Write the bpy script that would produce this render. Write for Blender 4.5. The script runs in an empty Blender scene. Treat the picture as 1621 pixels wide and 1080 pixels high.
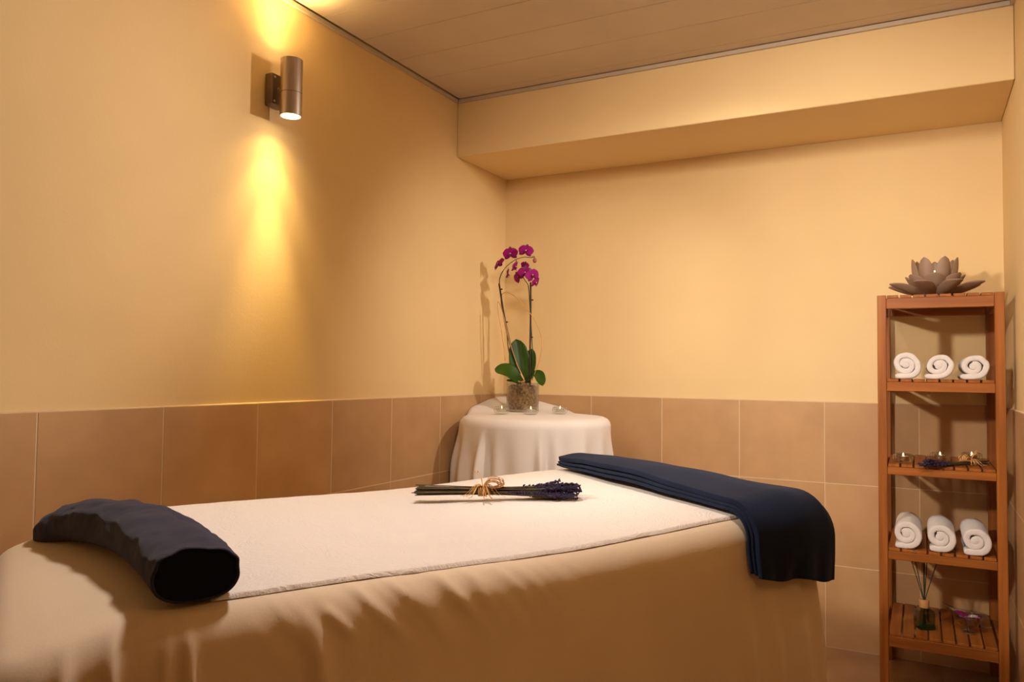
import bpy, bmesh, math, random
from mathutils import Vector, Matrix, noise, Euler
random.seed(7)
scene = bpy.context.scene
COL = scene.collection
PI = math.pi

# ------------------------------------------------------------------ camera
W_PX, H_PX, F_PX = 1621, 1080, 1224.68
CAM = Vector((1.95666, -3.62137, 1.16355))
RX = Vector((0.8844233, 0.46653668, 0.01178757))     # camera right
UY = Vector((0.00830926, -0.04099605, 0.99912476))   # camera up
FZ = Vector((-0.4666116, 0.88355127, 0.04013444))    # camera forward
cam_data = bpy.data.cameras.new('camera')
cam_data.sensor_width = 36.0
cam_data.sensor_fit = 'HORIZONTAL'
cam_data.lens = F_PX * 36.0 / W_PX
cam_data.clip_start = 0.02
cam = bpy.data.objects.new('camera', cam_data)
COL.objects.link(cam)
cam.matrix_world = Matrix(((RX.x, UY.x, -FZ.x, CAM.x), (RX.y, UY.y, -FZ.y, CAM.y),
                           (RX.z, UY.z, -FZ.z, CAM.z), (0, 0, 0, 1)))
scene.camera = cam

# ------------------------------------------------------------------ world, exposure, lights
world = bpy.data.worlds.new('world'); scene.world = world
world.use_nodes = True
world.node_tree.nodes['Background'].inputs[0].default_value = (0.02, 0.015, 0.01, 1)
vs = scene.view_settings
scene.display_settings.display_device = 'sRGB'
vs.view_transform = 'Standard'; vs.look = 'None'; vs.gamma = 1.0; vs.use_curve_mapping = False
vs.exposure = 0.1

def spot(name, loc, aim, power, half, blend, radius, color):
    d = bpy.data.lights.new(name, 'SPOT')
    d.energy = power; d.spot_size = math.radians(2 * half); d.spot_blend = blend
    d.shadow_soft_size = radius; d.color = color
    o = bpy.data.objects.new(name, d); COL.objects.link(o)
    o.location = loc
    o.rotation_euler = (Vector(aim) - Vector(loc)).to_track_quat('-Z', 'Y').to_euler()
    return o
WARM = (1.0, 0.87, 0.73)
def area(name, loc, aim, power, size, spread, color):
    d = bpy.data.lights.new(name, 'AREA'); d.energy = power; d.size = size; d.shape = 'DISK'; d.color = color
    d.spread = math.radians(spread)
    o = bpy.data.objects.new(name, d); COL.objects.link(o); o.location = loc
    o.rotation_euler = (Vector(aim) - Vector(loc)).to_track_quat('-Z', 'Y').to_euler()
    return o
spot('studio_lamp', (0.42, -3.3, 1.92), (2.25, -0.2, 1.05), 195, 28, 1.0, 0.07, WARM)
spot('corner_downlight', (2.12, -0.95, 2.30), (0.10, -0.30, 1.20), 82, 29, 1.0, 0.05, WARM)
spot('wall_washer', (2.12, -0.53, 2.12), (0.0, -2.75, 1.75), 185, 23, 1.0, 0.04, WARM)
spot('bed_downlight', (1.10, -2.15, 2.42), (1.0, -2.5, 0.85), 78, 42, 1.0, 0.09, (1.0, 0.89, 0.82))
area('soft_wall_fill', (1.72, -2.35, 2.44), (1.3, 0.0, 1.15), 16, 0.5, 92, WARM)  # soft fill added out of view to light the back wall evenly
spot('orange_fill', (2.10, -3.0, 1.5), (1.25, -2.2, 0.5), 7, 50, 1.0, 0.15, (1.0, 0.52, 0.20))  # added orange fill, no fixture: brightens the shaded near side of the sheet

# ------------------------------------------------------------------ materials
def lin(r, g, b):
    f = lambda c: (c / 255 / 12.92) if c / 255 <= 0.04045 else ((c / 255 + 0.055) / 1.055) ** 2.4
    return (f(r), f(g), f(b), 1)

def new_mat(name):
    m = bpy.data.materials.new(name); m.use_nodes = True
    nt = m.node_tree
    return m, nt, nt.nodes['Principled BSDF']

def node(nt, kind, **kw):
    n = nt.nodes.new(kind)
    for k, v in kw.items():
        if k in n.inputs: n.inputs[k].default_value = v
        else: setattr(n, k, v)
    return n

def mottled(name, c1, c2, scale=6, rough=0.6, bump=0.0, bump_scale=200, sheen=0.0, stretch=(1, 1, 1), detail=4,
            metal=0.0, spec=0.5, rnd=0.0, sss=0.0, bump_dist=0.002):
    m, nt, bs = new_mat(name)
    tc = node(nt, 'ShaderNodeTexCoord'); mp = node(nt, 'ShaderNodeMapping')
    mp.inputs['Scale'].default_value = stretch
    nt.links.new(tc.outputs['Object'], mp.inputs['Vector'])
    vec = mp.outputs['Vector']
    oi = node(nt, 'ShaderNodeObjectInfo')
    if rnd:
        ad = node(nt, 'ShaderNodeVectorMath', operation='ADD')
        sc = node(nt, 'ShaderNodeMath', operation='MULTIPLY'); sc.inputs[1].default_value = 37.0
        nt.links.new(oi.outputs['Random'], sc.inputs[0])
        nt.links.new(vec, ad.inputs[0]); nt.links.new(sc.outputs[0], ad.inputs[1]); vec = ad.outputs[0]
    nz = node(nt, 'ShaderNodeTexNoise'); nz.inputs['Scale'].default_value = scale; nz.inputs['Detail'].default_value = detail
    nt.links.new(vec, nz.inputs['Vector'])
    cr = node(nt, 'ShaderNodeValToRGB')
    cr.color_ramp.elements[0].color = c1; cr.color_ramp.elements[1].color = c2
    cr.color_ramp.elements[0].position = 0.3; cr.color_ramp.elements[1].position = 0.7
    nt.links.new(nz.outputs['Fac'], cr.inputs['Fac'])
    colr = cr.outputs['Color']
    if rnd:
        hs = node(nt, 'ShaderNodeHueSaturation')
        mr = node(nt, 'ShaderNodeMapRange'); mr.inputs['To Min'].default_value = 1 - rnd; mr.inputs['To Max'].default_value = 1 + rnd
        nt.links.new(oi.outputs['Random'], mr.inputs['Value']); nt.links.new(mr.outputs[0], hs.inputs['Value'])
        nt.links.new(colr, hs.inputs['Color']); colr = hs.outputs['Color']
    nt.links.new(colr, bs.inputs['Base Color'])
    bs.inputs['Roughness'].default_value = rough; bs.inputs['Metallic'].default_value = metal
    bs.inputs['Specular IOR Level'].default_value = spec
    bs.inputs['Sheen Weight'].default_value = sheen
    if sss:
        bs.inputs['Subsurface Weight'].default_value = sss; bs.inputs['Subsurface Scale'].default_value = 0.01
    if bump:
        n2 = node(nt, 'ShaderNodeTexNoise'); n2.inputs['Scale'].default_value = bump_scale; n2.inputs['Detail'].default_value = 3
        nt.links.new(vec, n2.inputs['Vector'])
        bp = node(nt, 'ShaderNodeBump'); bp.inputs['Strength'].default_value = bump; bp.inputs['Distance'].default_value = bump_dist
        nt.links.new(n2.outputs['Fac'], bp.inputs['Height']); nt.links.new(bp.outputs['Normal'], bs.inputs['Normal'])
    return m

def emit(name, color, strength):
    m, nt, bs = new_mat(name)
    bs.inputs['Base Color'].default_value = (0.05, 0.04, 0.03, 1)
    bs.inputs['Emission Color'].default_value = color; bs.inputs['Emission Strength'].default_value = strength
    return m

def clear_glass(name, tint=(0.95, 0.96, 0.95, 1), gloss=0.9, base=0.035):
    m, nt, bs = new_mat(name); nt.nodes.remove(bs)
    out = nt.nodes['Material Output']
    tr = node(nt, 'ShaderNodeBsdfTransparent'); tr.inputs[0].default_value = tint
    gl = node(nt, 'ShaderNodeBsdfGlossy'); gl.inputs['Roughness'].default_value = 0.03
    lw = node(nt, 'ShaderNodeLayerWeight'); lw.inputs['Blend'].default_value = 0.5
    pw = node(nt, 'ShaderNodeMath', operation='POWER'); pw.inputs[1].default_value = 2.6
    ml = node(nt, 'ShaderNodeMath', operation='MULTIPLY_ADD'); ml.inputs[1].default_value = gloss; ml.inputs[2].default_value = base
    mx = node(nt, 'ShaderNodeMixShader')
    nt.links.new(lw.outputs['Facing'], pw.inputs[0]); nt.links.new(pw.outputs[0], ml.inputs[0]); nt.links.new(ml.outputs[0], mx.inputs[0])
    nt.links.new(tr.outputs[0], mx.inputs[1]); nt.links.new(gl.outputs[0], mx.inputs[2])
    nt.links.new(mx.outputs[0], out.inputs['Surface'])
    return m

def wood(name, axis):
    st = {'x': (1.2, 26, 26), 'y': (26, 1.2, 26), 'z': (26, 26, 1.2)}[axis]
    return mottled(name, (0.22, 0.064, 0.009, 1), (0.37, 0.122, 0.020, 1), scale=2.4, rough=0.42, stretch=st, detail=6,
                   rnd=0.10, bump=0.08, bump_scale=5, spec=0.4)

M = {}
M['plaster'] = mottled('cream_yellow_plaster', (0.79, 0.585, 0.305, 1), (0.82, 0.615, 0.325, 1), 3, 0.75, 0.12, 120, spec=0.3)
M['grout'] = mottled('pale_grout', (0.66, 0.50, 0.33, 1), (0.72, 0.55, 0.37, 1), 30, 0.85)
M['tile'] = mottled('beige_stone_tile', (0.47, 0.275, 0.130, 1), (0.57, 0.350, 0.172, 1), 5, 0.42, 0.05, 40, rnd=0.045, detail=7, spec=0.4)
M['floor'] = mottled('brown_stone_floor', (0.30, 0.17, 0.085, 1), (0.38, 0.22, 0.11, 1), 7, 0.4, 0.05, 40)
M['ceiling_panel'] = mottled('off_white_ceiling_panel', (0.66, 0.55, 0.44, 1), (0.70, 0.58, 0.47, 1), 4, 0.6, spec=0.3)
M['trim'] = mottled('white_metal_trim', (0.50, 0.42, 0.33, 1), (0.56, 0.47, 0.37, 1), 4, 0.5)
M['shadow_gap'] = mottled('dark_ceiling_void', (0.05, 0.04, 0.03, 1), (0.07, 0.05, 0.04, 1), 4, 0.9)
M['steel'] = mottled('brushed_steel', (0.50, 0.43, 0.36, 1), (0.62, 0.54, 0.46, 1), 30, 0.33, metal=1.0, stretch=(4, 4, 0.3))
M['dark_steel'] = mottled('dark_steel', (0.22, 0.18, 0.15, 1), (0.28, 0.23, 0.19, 1), 20, 0.45, metal=1.0)
M['lamp_lens'] = emit('lit_lamp_lens', (1.0, 0.80, 0.48, 1), 14)
M['flame'] = emit('candle_flame', (1.0, 0.72, 0.30, 1), 9)
M['sheet'] = mottled('cream_cotton_sheet', (0.74, 0.60, 0.43, 1), (0.78, 0.64, 0.46, 1), 3, 0.8, 0.10, 260, sheen=0.15, spec=0.2)
M['tablecloth'] = mottled('white_cotton_cloth', (0.80, 0.765, 0.76, 1), (0.84, 0.805, 0.80, 1), 4, 0.85, 0.05, 500, spec=0.2)
M['terry'] = mottled('white_terry', (0.72, 0.675, 0.67, 1), (0.79, 0.745, 0.735, 1), 40, 0.95, 0.9, 420, sheen=0.3, spec=0.1, bump_dist=0.003)
M['navy'] = mottled('navy_terry', (0.006, 0.010, 0.026, 1), (0.010, 0.016, 0.040, 1), 8, 0.95, 0.5, 500, sheen=0.10, spec=0.1)
M['navy_roll'] = mottled('faded_navy_terry', (0.026, 0.028, 0.056, 1), (0.038, 0.040, 0.074, 1), 8, 0.95, 0.5, 500, sheen=0.12, spec=0.1)
M['navy_dark'] = mottled('navy_terry_end', (0.006, 0.008, 0.018, 1), (0.009, 0.011, 0.024, 1), 8, 0.95, 0.4, 500, sheen=0.08, spec=0.1)
M['wood_x'] = wood('teak_along_x', 'x'); M['wood_y'] = wood('teak_along_y', 'y'); M['wood_z'] = wood('teak_along_z', 'z')
M['clay'] = mottled('grey_brown_ceramic', (0.27, 0.175, 0.122, 1), (0.30, 0.198, 0.140, 1), 10, 0.5, 0.04, 60, spec=0.35)
M['glass'] = clear_glass('clear_glass')
M['boat_glass'] = clear_glass('thick_clear_glass', (0.88, 0.89, 0.88, 1), 1.0, 0.09)
M['bark'] = mottled('orchid_bark', (0.07, 0.034, 0.012, 1), (0.50, 0.29, 0.11, 1), 95, 0.9, 0.8, 90, detail=6, bump_dist=0.006)
M['leaf'] = mottled('orchid_leaf', (0.022, 0.062, 0.004, 1), (0.042, 0.105, 0.008, 1), 9, 0.40, spec=0.28)
M['stalk'] = mottled('orchid_stalk', (0.035, 0.045, 0.012, 1), (0.07, 0.085, 0.022, 1), 20, 0.5)
M['stick'] = mottled('dark_support_stick', (0.018, 0.008, 0.006, 1), (0.032, 0.013, 0.009, 1), 20, 0.5)
M['raffia'] = mottled('straw_raffia', (0.58, 0.30, 0.085, 1), (0.74, 0.43, 0.15, 1), 30, 0.6)
M['petal'] = mottled('magenta_petal', (0.24, 0.002, 0.11, 1), (0.34, 0.006, 0.19, 1), 40, 0.6, spec=0.15)
M['sepal'] = mottled('dark_magenta_sepal', (0.15, 0.002, 0.075, 1), (0.22, 0.005, 0.11, 1), 40, 0.5)
M['lip'] = mottled('deep_purple_lip', (0.14, 0.002, 0.06, 1), (0.20, 0.003, 0.08, 1), 40, 0.5)
M['column'] = mottled('white_flower_column', (0.80, 0.62, 0.62, 1), (0.85, 0.70, 0.70, 1), 40, 0.5)
M['bud'] = mottled('orchid_bud', (0.30, 0.10, 0.08, 1), (0.38, 0.12, 0.12, 1), 40, 0.5)
M['lav_stem'] = mottled('dried_stem', (0.055, 0.038, 0.016, 1), (0.135, 0.092, 0.040, 1), 60, 0.8, rnd=0.1)
M['lav_flower'] = mottled('dried_lavender', (0.010, 0.007, 0.028, 1), (0.034, 0.017, 0.068, 1), 60, 0.9)
M['wax'] = mottled('candle_wax', (0.75, 0.62, 0.48, 1), (0.80, 0.67, 0.52, 1), 20, 0.5, sss=0.0)
M['tin'] = mottled('thin_aluminium', (0.72, 0.66, 0.60, 1), (0.80, 0.74, 0.68, 1), 30, 0.25, metal=1.0)
M['wick'] = mottled('burnt_wick', (0.02, 0.015, 0.01, 1), (0.03, 0.02, 0.015, 1), 20, 0.9)
M['diffuser_glass'] = clear_glass('green_tinted_glass', (0.52, 0.60, 0.44, 1), 0.5)
M['diffuser_oil'] = mottled('green_oil', (0.008, 0.045, 0.014, 1), (0.012, 0.06, 0.02, 1), 20, 0.15)
M['cork'] = mottled('pale_wood_collar', (0.42, 0.20, 0.06, 1), (0.52, 0.26, 0.085, 1), 30, 0.6)
M['reed'] = mottled('dark_green_reed', (0.010, 0.022, 0.010, 1), (0.018, 0.034, 0.014, 1), 30, 0.7)
M['pale_petal'] = mottled('pale_petal', (0.62, 0.45, 0.38, 1), (0.70, 0.52, 0.46, 1), 30, 0.6)
M['violet_petal'] = mottled('violet_petal', (0.42, 0.06, 0.42, 1), (0.55, 0.12, 0.58, 1), 30, 0.5)

# bath towel: embossed scrolls under fine pile
def towel_material():
    m, nt, bs = new_mat('white_embossed_towel')
    tc = node(nt, 'ShaderNodeTexCoord')
    n1 = node(nt, 'ShaderNodeTexNoise'); n1.inputs['Scale'].default_value = 9; n1.inputs['Detail'].default_value = 1; n1.inputs['Distortion'].default_value = 2.5
    rg = node(nt, 'ShaderNodeMath', operation='PINGPONG'); rg.inputs[1].default_value = 0.06
    n2 = node(nt, 'ShaderNodeTexNoise'); n2.inputs['Scale'].default_value = 420
    a = node(nt, 'ShaderNodeMath', operation='MULTIPLY_ADD'); a.inputs[1].default_value = 9.0
    b = node(nt, 'ShaderNodeBump'); b.inputs['Strength'].default_value = 0.5; b.inputs['Distance'].default_value = 0.003
    nt.links.new(tc.outputs['Object'], n1.inputs['Vector']); nt.links.new(tc.outputs['Object'], n2.inputs['Vector'])
    nt.links.new(n1.outputs['Fac'], rg.inputs[0]); nt.links.new(rg.outputs[0], a.inputs[0]); nt.links.new(n2.outputs['Fac'], a.inputs[2])
    nt.links.new(a.outputs[0], b.inputs['Height']); nt.links.new(b.outputs['Normal'], bs.inputs['Normal'])
    bs.inputs['Base Color'].default_value = (0.86, 0.80, 0.75, 1)
    bs.inputs['Roughness'].default_value = 0.95; bs.inputs['Sheen Weight'].default_value = 0.3; bs.inputs['Specular IOR Level'].default_value = 0.1
    return m
M['bath_towel'] = towel_material()
for k_ in ('navy', 'navy_dark'): M[k_].node_tree.nodes['Principled BSDF'].inputs['Sheen Tint'].default_value = (0.55, 0.68, 1.0, 1)

# ------------------------------------------------------------------ mesh helpers
class MB:
    def __init__(s): s.v = []; s.f = []; s.mi = []; s.cur = 0
    def vert(s, p): s.v.append(tuple(p)); return len(s.v) - 1
    def face(s, *ids): s.f.append(ids); s.mi.append(s.cur)
    def box(s, x0, x1, y0, y1, z0, z1, bev=0.0):
        if bev <= 0:
            i = len(s.v)
            for z in (z0, z1):
                for x, y in ((x0, y0), (x1, y0), (x1, y1), (x0, y1)): s.v.append((x, y, z))
            for q in ((3, 2, 1, 0), (4, 5, 6, 7), (0, 1, 5, 4), (1, 2, 6, 5), (2, 3, 7, 6), (3, 0, 4, 7)): s.face(*[i + k for k in q])
            return
        bm = bmesh.new(); bmesh.ops.create_cube(bm, size=1)
        for v in bm.verts:
            v.co = Vector(((x0 + x1) / 2 + v.co.x * (x1 - x0), (y0 + y1) / 2 + v.co.y * (y1 - y0), (z0 + z1) / 2 + v.co.z * (z1 - z0)))
        bmesh.ops.bevel(bm, geom=bm.edges[:], offset=bev, segments=1, affect='EDGES', profile=0.5)
        s.add_bm(bm)
    def add_bm(s, bm):
        i = len(s.v); bm.verts.index_update()
        s.v += [tuple(v.co) for v in bm.verts]
        for f in bm.faces: s.face(*[i + v.index for v in f.verts])
        bm.free()
    def grid(s, rows, closed_u=False, closed_v=False):
        """rows: list of lists of points"""
        i = len(s.v); n = len(rows); m = len(rows[0])
        for r in rows:
            for p in r: s.v.append(tuple(p))
        for a in range(n if closed_u else n - 1):
            for b in range(m if closed_v else m - 1):
                s.face(i + a * m + b, i + a * m + (b + 1) % m, i + ((a + 1) % n) * m + (b + 1) % m, i + ((a + 1) % n) * m + b)
        return i
    def fan(s, ids, flip=False):
        c = Vector((0, 0, 0))
        for k in ids: c += Vector(s.v[k])
        c = s.vert(c / len(ids))
        for a in range(len(ids)):
            q = (ids[a], ids[(a + 1) % len(ids)], c)
            s.face(*(q[::-1] if flip else q))
    def tube(s, pts, rad, n=8, cap=True):
        pts = [Vector(p) for p in pts]
        if not hasattr(rad, '__len__'): rad = [rad] * len(pts)
        rows = []; up = Vector((0.13, 0.21, 0.97))
        for k, p in enumerate(pts):
            t = (pts[min(k + 1, len(pts) - 1)] - pts[max(k - 1, 0)])
            t = t.normalized() if t.length > 1e-9 else Vector((0, 0, 1))
            a = t.cross(up)
            if a.length < 1e-3: a = t.cross(Vector((1, 0, 0)))
            a.normalize(); b = a.cross(t); up = b if b.length > 0.5 else up
            rows.append([p + (a * math.cos(2 * PI * j / n) + b * math.sin(2 * PI * j / n)) * rad[k] for j in range(n)])
        i = s.grid(rows, closed_v=True)
        if cap:
            s.face(*[i + j for j in range(n)][::-1]); e = i + (len(pts) - 1) * n
            s.face(*[e + j for j in range(n)])
    def lathe(s, prof, n=24, center=(0, 0, 0), cap0=False, cap1=False):
        c = Vector(center)
        rows = [[c + Vector((r * math.cos(2 * PI * j / n), r * math.sin(2 * PI * j / n), z)) for j in range(n)] for r, z in prof]
        i = s.grid(rows, closed_v=True)
        if cap0: s.face(*[i + j for j in range(n)][::-1])
        if cap1:
            e = i + (len(prof) - 1) * n; s.face(*[e + j for j in range(n)])
    def blob(s, c, r, sub=1, squash=(1, 1, 1), jit=0.0):
        bm = bmesh.new(); bmesh.ops.create_icosphere(bm, subdivisions=sub, radius=1)
        for v in bm.verts:
            k = 1 + random.uniform(-jit, jit)
            v.co = Vector((v.co.x * squash[0], v.co.y * squash[1], v.co.z * squash[2])) * r * k + Vector(c)
        s.add_bm(bm)
    def build(s, name, mats, parent=None, smooth=True, loc=None, recalc=True, sharp=None):
        me = bpy.data.meshes.new(name); me.from_pydata(s.v, [], s.f)
        for m in (mats if isinstance(mats, (list, tuple)) else [mats]): me.materials.append(M[m] if isinstance(m, str) else m)
        if any(s.mi): me.polygons.foreach_set('material_index', s.mi)
        if recalc:
            bm = bmesh.new(); bm.from_mesh(me); bmesh.ops.recalc_face_normals(bm, faces=bm.faces[:]); bm.to_mesh(me); bm.free()
        if smooth:
            me.polygons.foreach_set('use_smooth', [True] * len(me.polygons))
            if sharp: me.set_sharp_from_angle(angle=math.radians(sharp))
        me.update()
        o = bpy.data.objects.new(name, me); COL.objects.link(o)
        if parent is not None: o.parent = parent
        if loc is not None: o.location = loc
        return o

def tag(o, label=None, cat=None, group=None, kind=None):
    if label: o['label'] = label
    if cat: o['category'] = cat
    if group: o['group'] = group
    if kind: o['kind'] = kind
    return o
def thing(name, loc, label, cat, group=None, rz=0.0):
    o = bpy.data.objects.new(name, None); COL.objects.link(o); o.location = loc; o.rotation_euler = (0, 0, rz)
    o.empty_display_size = 0.05
    return tag(o, label, cat, group)
def copy_tree(o, parent=None):
    c = o.copy(); COL.objects.link(c)
    if parent is not None: c.parent = parent
    for ch in list(o.children): copy_tree(ch, c)
    return c
def smooth(a, b, x):
    t = max(0.0, min(1.0, (x - a) / (b - a))); return t * t * (3 - 2 * t)
def catmull(pts, n=8):
    pts = [Vector(p) for p in pts]; P = [2 * pts[0] - pts[1]] + pts + [2 * pts[-1] - pts[-2]]; out = []
    for i in range(1, len(P) - 2):
        for k in range(n):
            t = k / n; a, b, c, d = P[i - 1], P[i], P[i + 1], P[i + 2]
            out.append(0.5 * ((2 * b) + (c - a) * t + (2 * a - 5 * b + 4 * c - d) * t * t + (3 * b - 3 * c + d - a) * t ** 3))
    out.append(pts[-1]); return out
def at(px, py, y):
    """world point on the vertical plane at depth y seen at photo pixel px, py"""
    d = RX * ((px - W_PX / 2) / F_PX) + UY * (-(py - H_PX / 2) / F_PX) + FZ
    return CAM + d * ((y - CAM.y) / d.y)

# ------------------------------------------------------------------ room shell
XR, CEIL, YF = 2.247, 2.472, -4.5
BEAM_Z, BEAM_Y = 2.1935, -0.494
WAIN = 1.05
PL, GR = 0.007, 0.0010     # how far plaster and grout lie behind the tile face

def wall_mesh(name, horiz, frame):
    """upper plaster face set back from lower grout face, one wall slab 0.1 thick; horiz = (a0, a1), frame maps (a, out, z)"""
    m = MB(); a0, a1 = horiz
    prof = [(-0.10, 0.0), (-GR, 0.0), (-GR, WAIN), (-PL, WAIN + 0.002), (-PL, CEIL + 0.06), (-0.10, CEIL + 0.06)]
    rows = [[frame(a, o_, z) for o_, z in prof] for a in (a0, a1)]
    i = m.grid(rows, closed_v=True)
    m.mi = [1, 1, 1, 0, 0, 0]
    m.f.append(tuple(i + k for k in range(6))); m.mi.append(0)
    m.f.append(tuple(i + 6 + k for k in range(6))); m.mi.append(0)
    w = m.build(name, ['plaster', 'grout'], smooth=False)
    return tag(w, kind='structure')
wall_left = wall_mesh('wall_left', (YF, 0.10), lambda a, o_, z: (o_, a, z))
wall_back = wall_mesh('wall_back', (-0.1, XR + 0.1), lambda a, o_, z: (a, -o_, z))
wall_right = wall_mesh('wall_right', (YF, 0.10), lambda a, o_, z: (XR - o_, a, z))
fw = MB(); fw.box(0, XR, YF - 0.1, YF, 0, CEIL + 0.06)
tag(fw.build('wall_front', 'plaster', smooth=False), kind='structure')
fl = MB(); fl.box(-0.1, XR + 0.1, YF - 0.1, 0.1, -0.1, 0.0)
tag(fl.build('floor', 'floor', smooth=False), kind='structure')

# wall tiles, one object each
def tile_run(parent, edges, place, thick):
    meshes = {}
    for a0, a1 in zip(edges[:-1], edges[1:]):
        for r in range(3):
            g = 0.0016
            w = round(a1 - a0, 4)
            if w not in meshes:
                m = MB(); m.box(g, w - g, -thick, 0, g, 0.35 - g, 0.0009)
                me = bpy.data.meshes.new('tile'); me.from_pydata(m.v, [], m.f); me.materials.append(M['tile']); meshes[w] = me
            o = bpy.data.objects.new('tile', meshes[w]); COL.objects.link(o); o.parent = parent
            loc, rz = place(a0, r * 0.35, random.uniform(-0.0006, 0.0))
            o.location = loc; o.rotation_euler = (0, 0, rz)
TH = 0.006
# local tile: runs along +x, face towards +y at y = 0, thickness towards -y
le = [-0.002, 0.24, 0.612, 0.984, 1.354, 1.725, 2.089, 2.456, 2.825, 3.194, 3.563, 3.932, 4.30, 4.498]
tile_run(wall_left, le, lambda a, z, j: ((j, -a - 0.0, z), -PI / 2), TH)
be = [0.006, 0.134, 0.497, 0.860, 1.223, 1.586, 1.949, XR - 0.006]
def back_place(a, z, j): return ((a, -j, z), 0)
for_back = be
def tile_run_back():
    meshes = {}
    for a0, a1 in zip(be[:-1], be[1:]):
        for r in range(3):
            g = 0.0016; w = round(a1 - a0, 4)
            if w not in meshes:
                m = MB(); m.box(g, w - g, 0, TH, g, 0.35 - g, 0.0009)
                me = bpy.data.meshes.new('tile'); me.from_pydata(m.v, [], m.f); me.materials.append(M['tile']); meshes[w] = me
            o = bpy.data.objects.new('tile', meshes[w]); COL.objects.link(o); o.parent = wall_back
            o.location = (a0, random.uniform(0, 0.0006), r * 0.35)
tile_run_back()
re_ = [0.004, 0.065, 0.43, 0.795, 1.16, 1.525, 1.89]
tile_run(wall_right, re_, lambda a, z, j: ((XR - j, -a, z), PI / 2), TH)
for o in wall_right.children:                      # turned to face the room: run the other way
    o.location.y -= o.data.vertices[0].co.x * 0
for o in list(wall_right.children):
    w = max(v.co.x for v in o.data.vertices) + 0.0013
    o.location.y -= w

# ceiling: slab plus long panels across the room
cl = MB(); cl.box(-0.1, XR + 0.1, YF - 0.1, 0.1, CEIL + 0.02, CEIL + 0.1)
ceiling = tag(cl.build('ceiling', 'shadow_gap', smooth=False), kind='structure')
y1 = BEAM_Y - 0.006
pe = [y1]
k = -0.5625
while k > YF: pe.append(k); k -= 0.2245
pe.append(YF)
for a, b in zip(pe[:-1], pe[1:]):
    m = MB(); m.box(0.008, XR - 0.008, b + 0.0012, a - 0.0012, CEIL, CEIL + 0.0198, 0.0012)
    p_ = m.build('panel', 'ceiling_panel', ceiling, smooth=False)
# beam over the back of the room
bm_ = MB(); bm_.box(-0.006, XR + 0.006, BEAM_Y, 0.006, BEAM_Z, CEIL + 0.019, 0.003)
tag(bm_.build('ceiling_beam', 'plaster', smooth=False), kind='structure')
# angle trims under the ceiling
def trim(n, x0, x1, ya, yb):
    m = MB(); m.box(x0, x1, ya, yb, CEIL - 0.020, CEIL - 0.003, 0.001)
    tag(m.build('trim_%d' % n, 'trim', smooth=False), kind='structure')
trim(1, -0.0065, 0.004, YF + 0.001, BEAM_Y - 0.012)
trim(2, 0.0045, XR - 0.0045, BEAM_Y - 0.011, BEAM_Y - 0.0003)
trim(3, XR - 0.004, XR + 0.0065, YF + 0.001, BEAM_Y - 0.012)

# ------------------------------------------------------------------ wall lamp
LX, LY = 0.082, -1.692
lamp = thing('wall_lamp', (0, LY, 2.115), 'brushed steel cylinder wall lamp shining up and down the yellow wall', 'wall lamp')
m = MB(); m.box(-0.0068, 0.028, -0.034, 0.034, -0.056, 0.054, 0.004); plate = m.build('back_plate', 'dark_steel', lamp, smooth=False)
for dy, dz in ((-0.022, 0.040), (0.022, 0.040), (-0.022, -0.042), (0.022, -0.042)):
    m = MB(); m.lathe([(0.004, 0), (0.004, 0.002), (0.002, 0.003)], 8, cap1=True)
    s_ = m.build('screw', 'steel', plate, loc=(0.0278, dy, dz)); s_.rotation_euler = (0, PI / 2, 0)
m = MB(); m.tube([(0.026, 0, 0.0), (0.050, 0, 0.0)], 0.011, 16); m.build('arm', 'steel', lamp, sharp=40)
R_ = 0.0365
def tube_part(z0, z1, name):
    m = MB()
    if z0 < 0 and z1 < 0.05: prof = [(R_ - 0.004, z0 + 0.012), (R_ - 0.004, z0), (R_ - 0.0012, z0), (R_, z0 + 0.001), (R_, z1), (R_ - 0.0015, z1 + 0.0006)]
    else: prof = [(R_ - 0.0015, z0), (R_, z0 + 0.0006), (R_, z1 - 0.001), (R_ - 0.0012, z1), (R_ - 0.004, z1), (R_ - 0.004, z1 - 0.012)]
    m.lathe(prof, 40, (LX, 0, 0)); return m.build(name, 'steel', lamp, sharp=40)
tube_part(-0.097, -0.021, 'lower_tube'); tube_part(-0.019, 0.097, 'upper_tube')
m = MB(); m.tube([(LX, 0, -0.022), (LX, 0, -0.018)], R_ - 0.001, 40); m.build('seam_ring', 'dark_steel', lamp, sharp=40)
for z, nm in ((-0.0935, 'lower_lens'), (0.0935, 'upper_lens')):
    m = MB(); m.tube([(LX, 0, z - 0.0012), (LX, 0, z + 0.0012)], R_ - 0.0042, 32); m.build(nm, 'lamp_lens', lamp, sharp=40)
YEL = (1.0, 0.68, 0.24)
for sgn in (-1, 1):
    z = 2.115 + sgn * 0.0985
    spot('lamp_beam', (LX, LY, z), (LX, LY, z + sgn), 48.0, 21, 1.0, 0.02, YEL)
    spot('lamp_halo', (LX, LY, z), (LX, LY, z + sgn), 17.0, 42, 1.0, 0.02, YEL)
    spot('lamp_spill', (LX, LY, z), (LX, LY, z + sgn), 4.5, 66, 1.0, 0.012, YEL)

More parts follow.
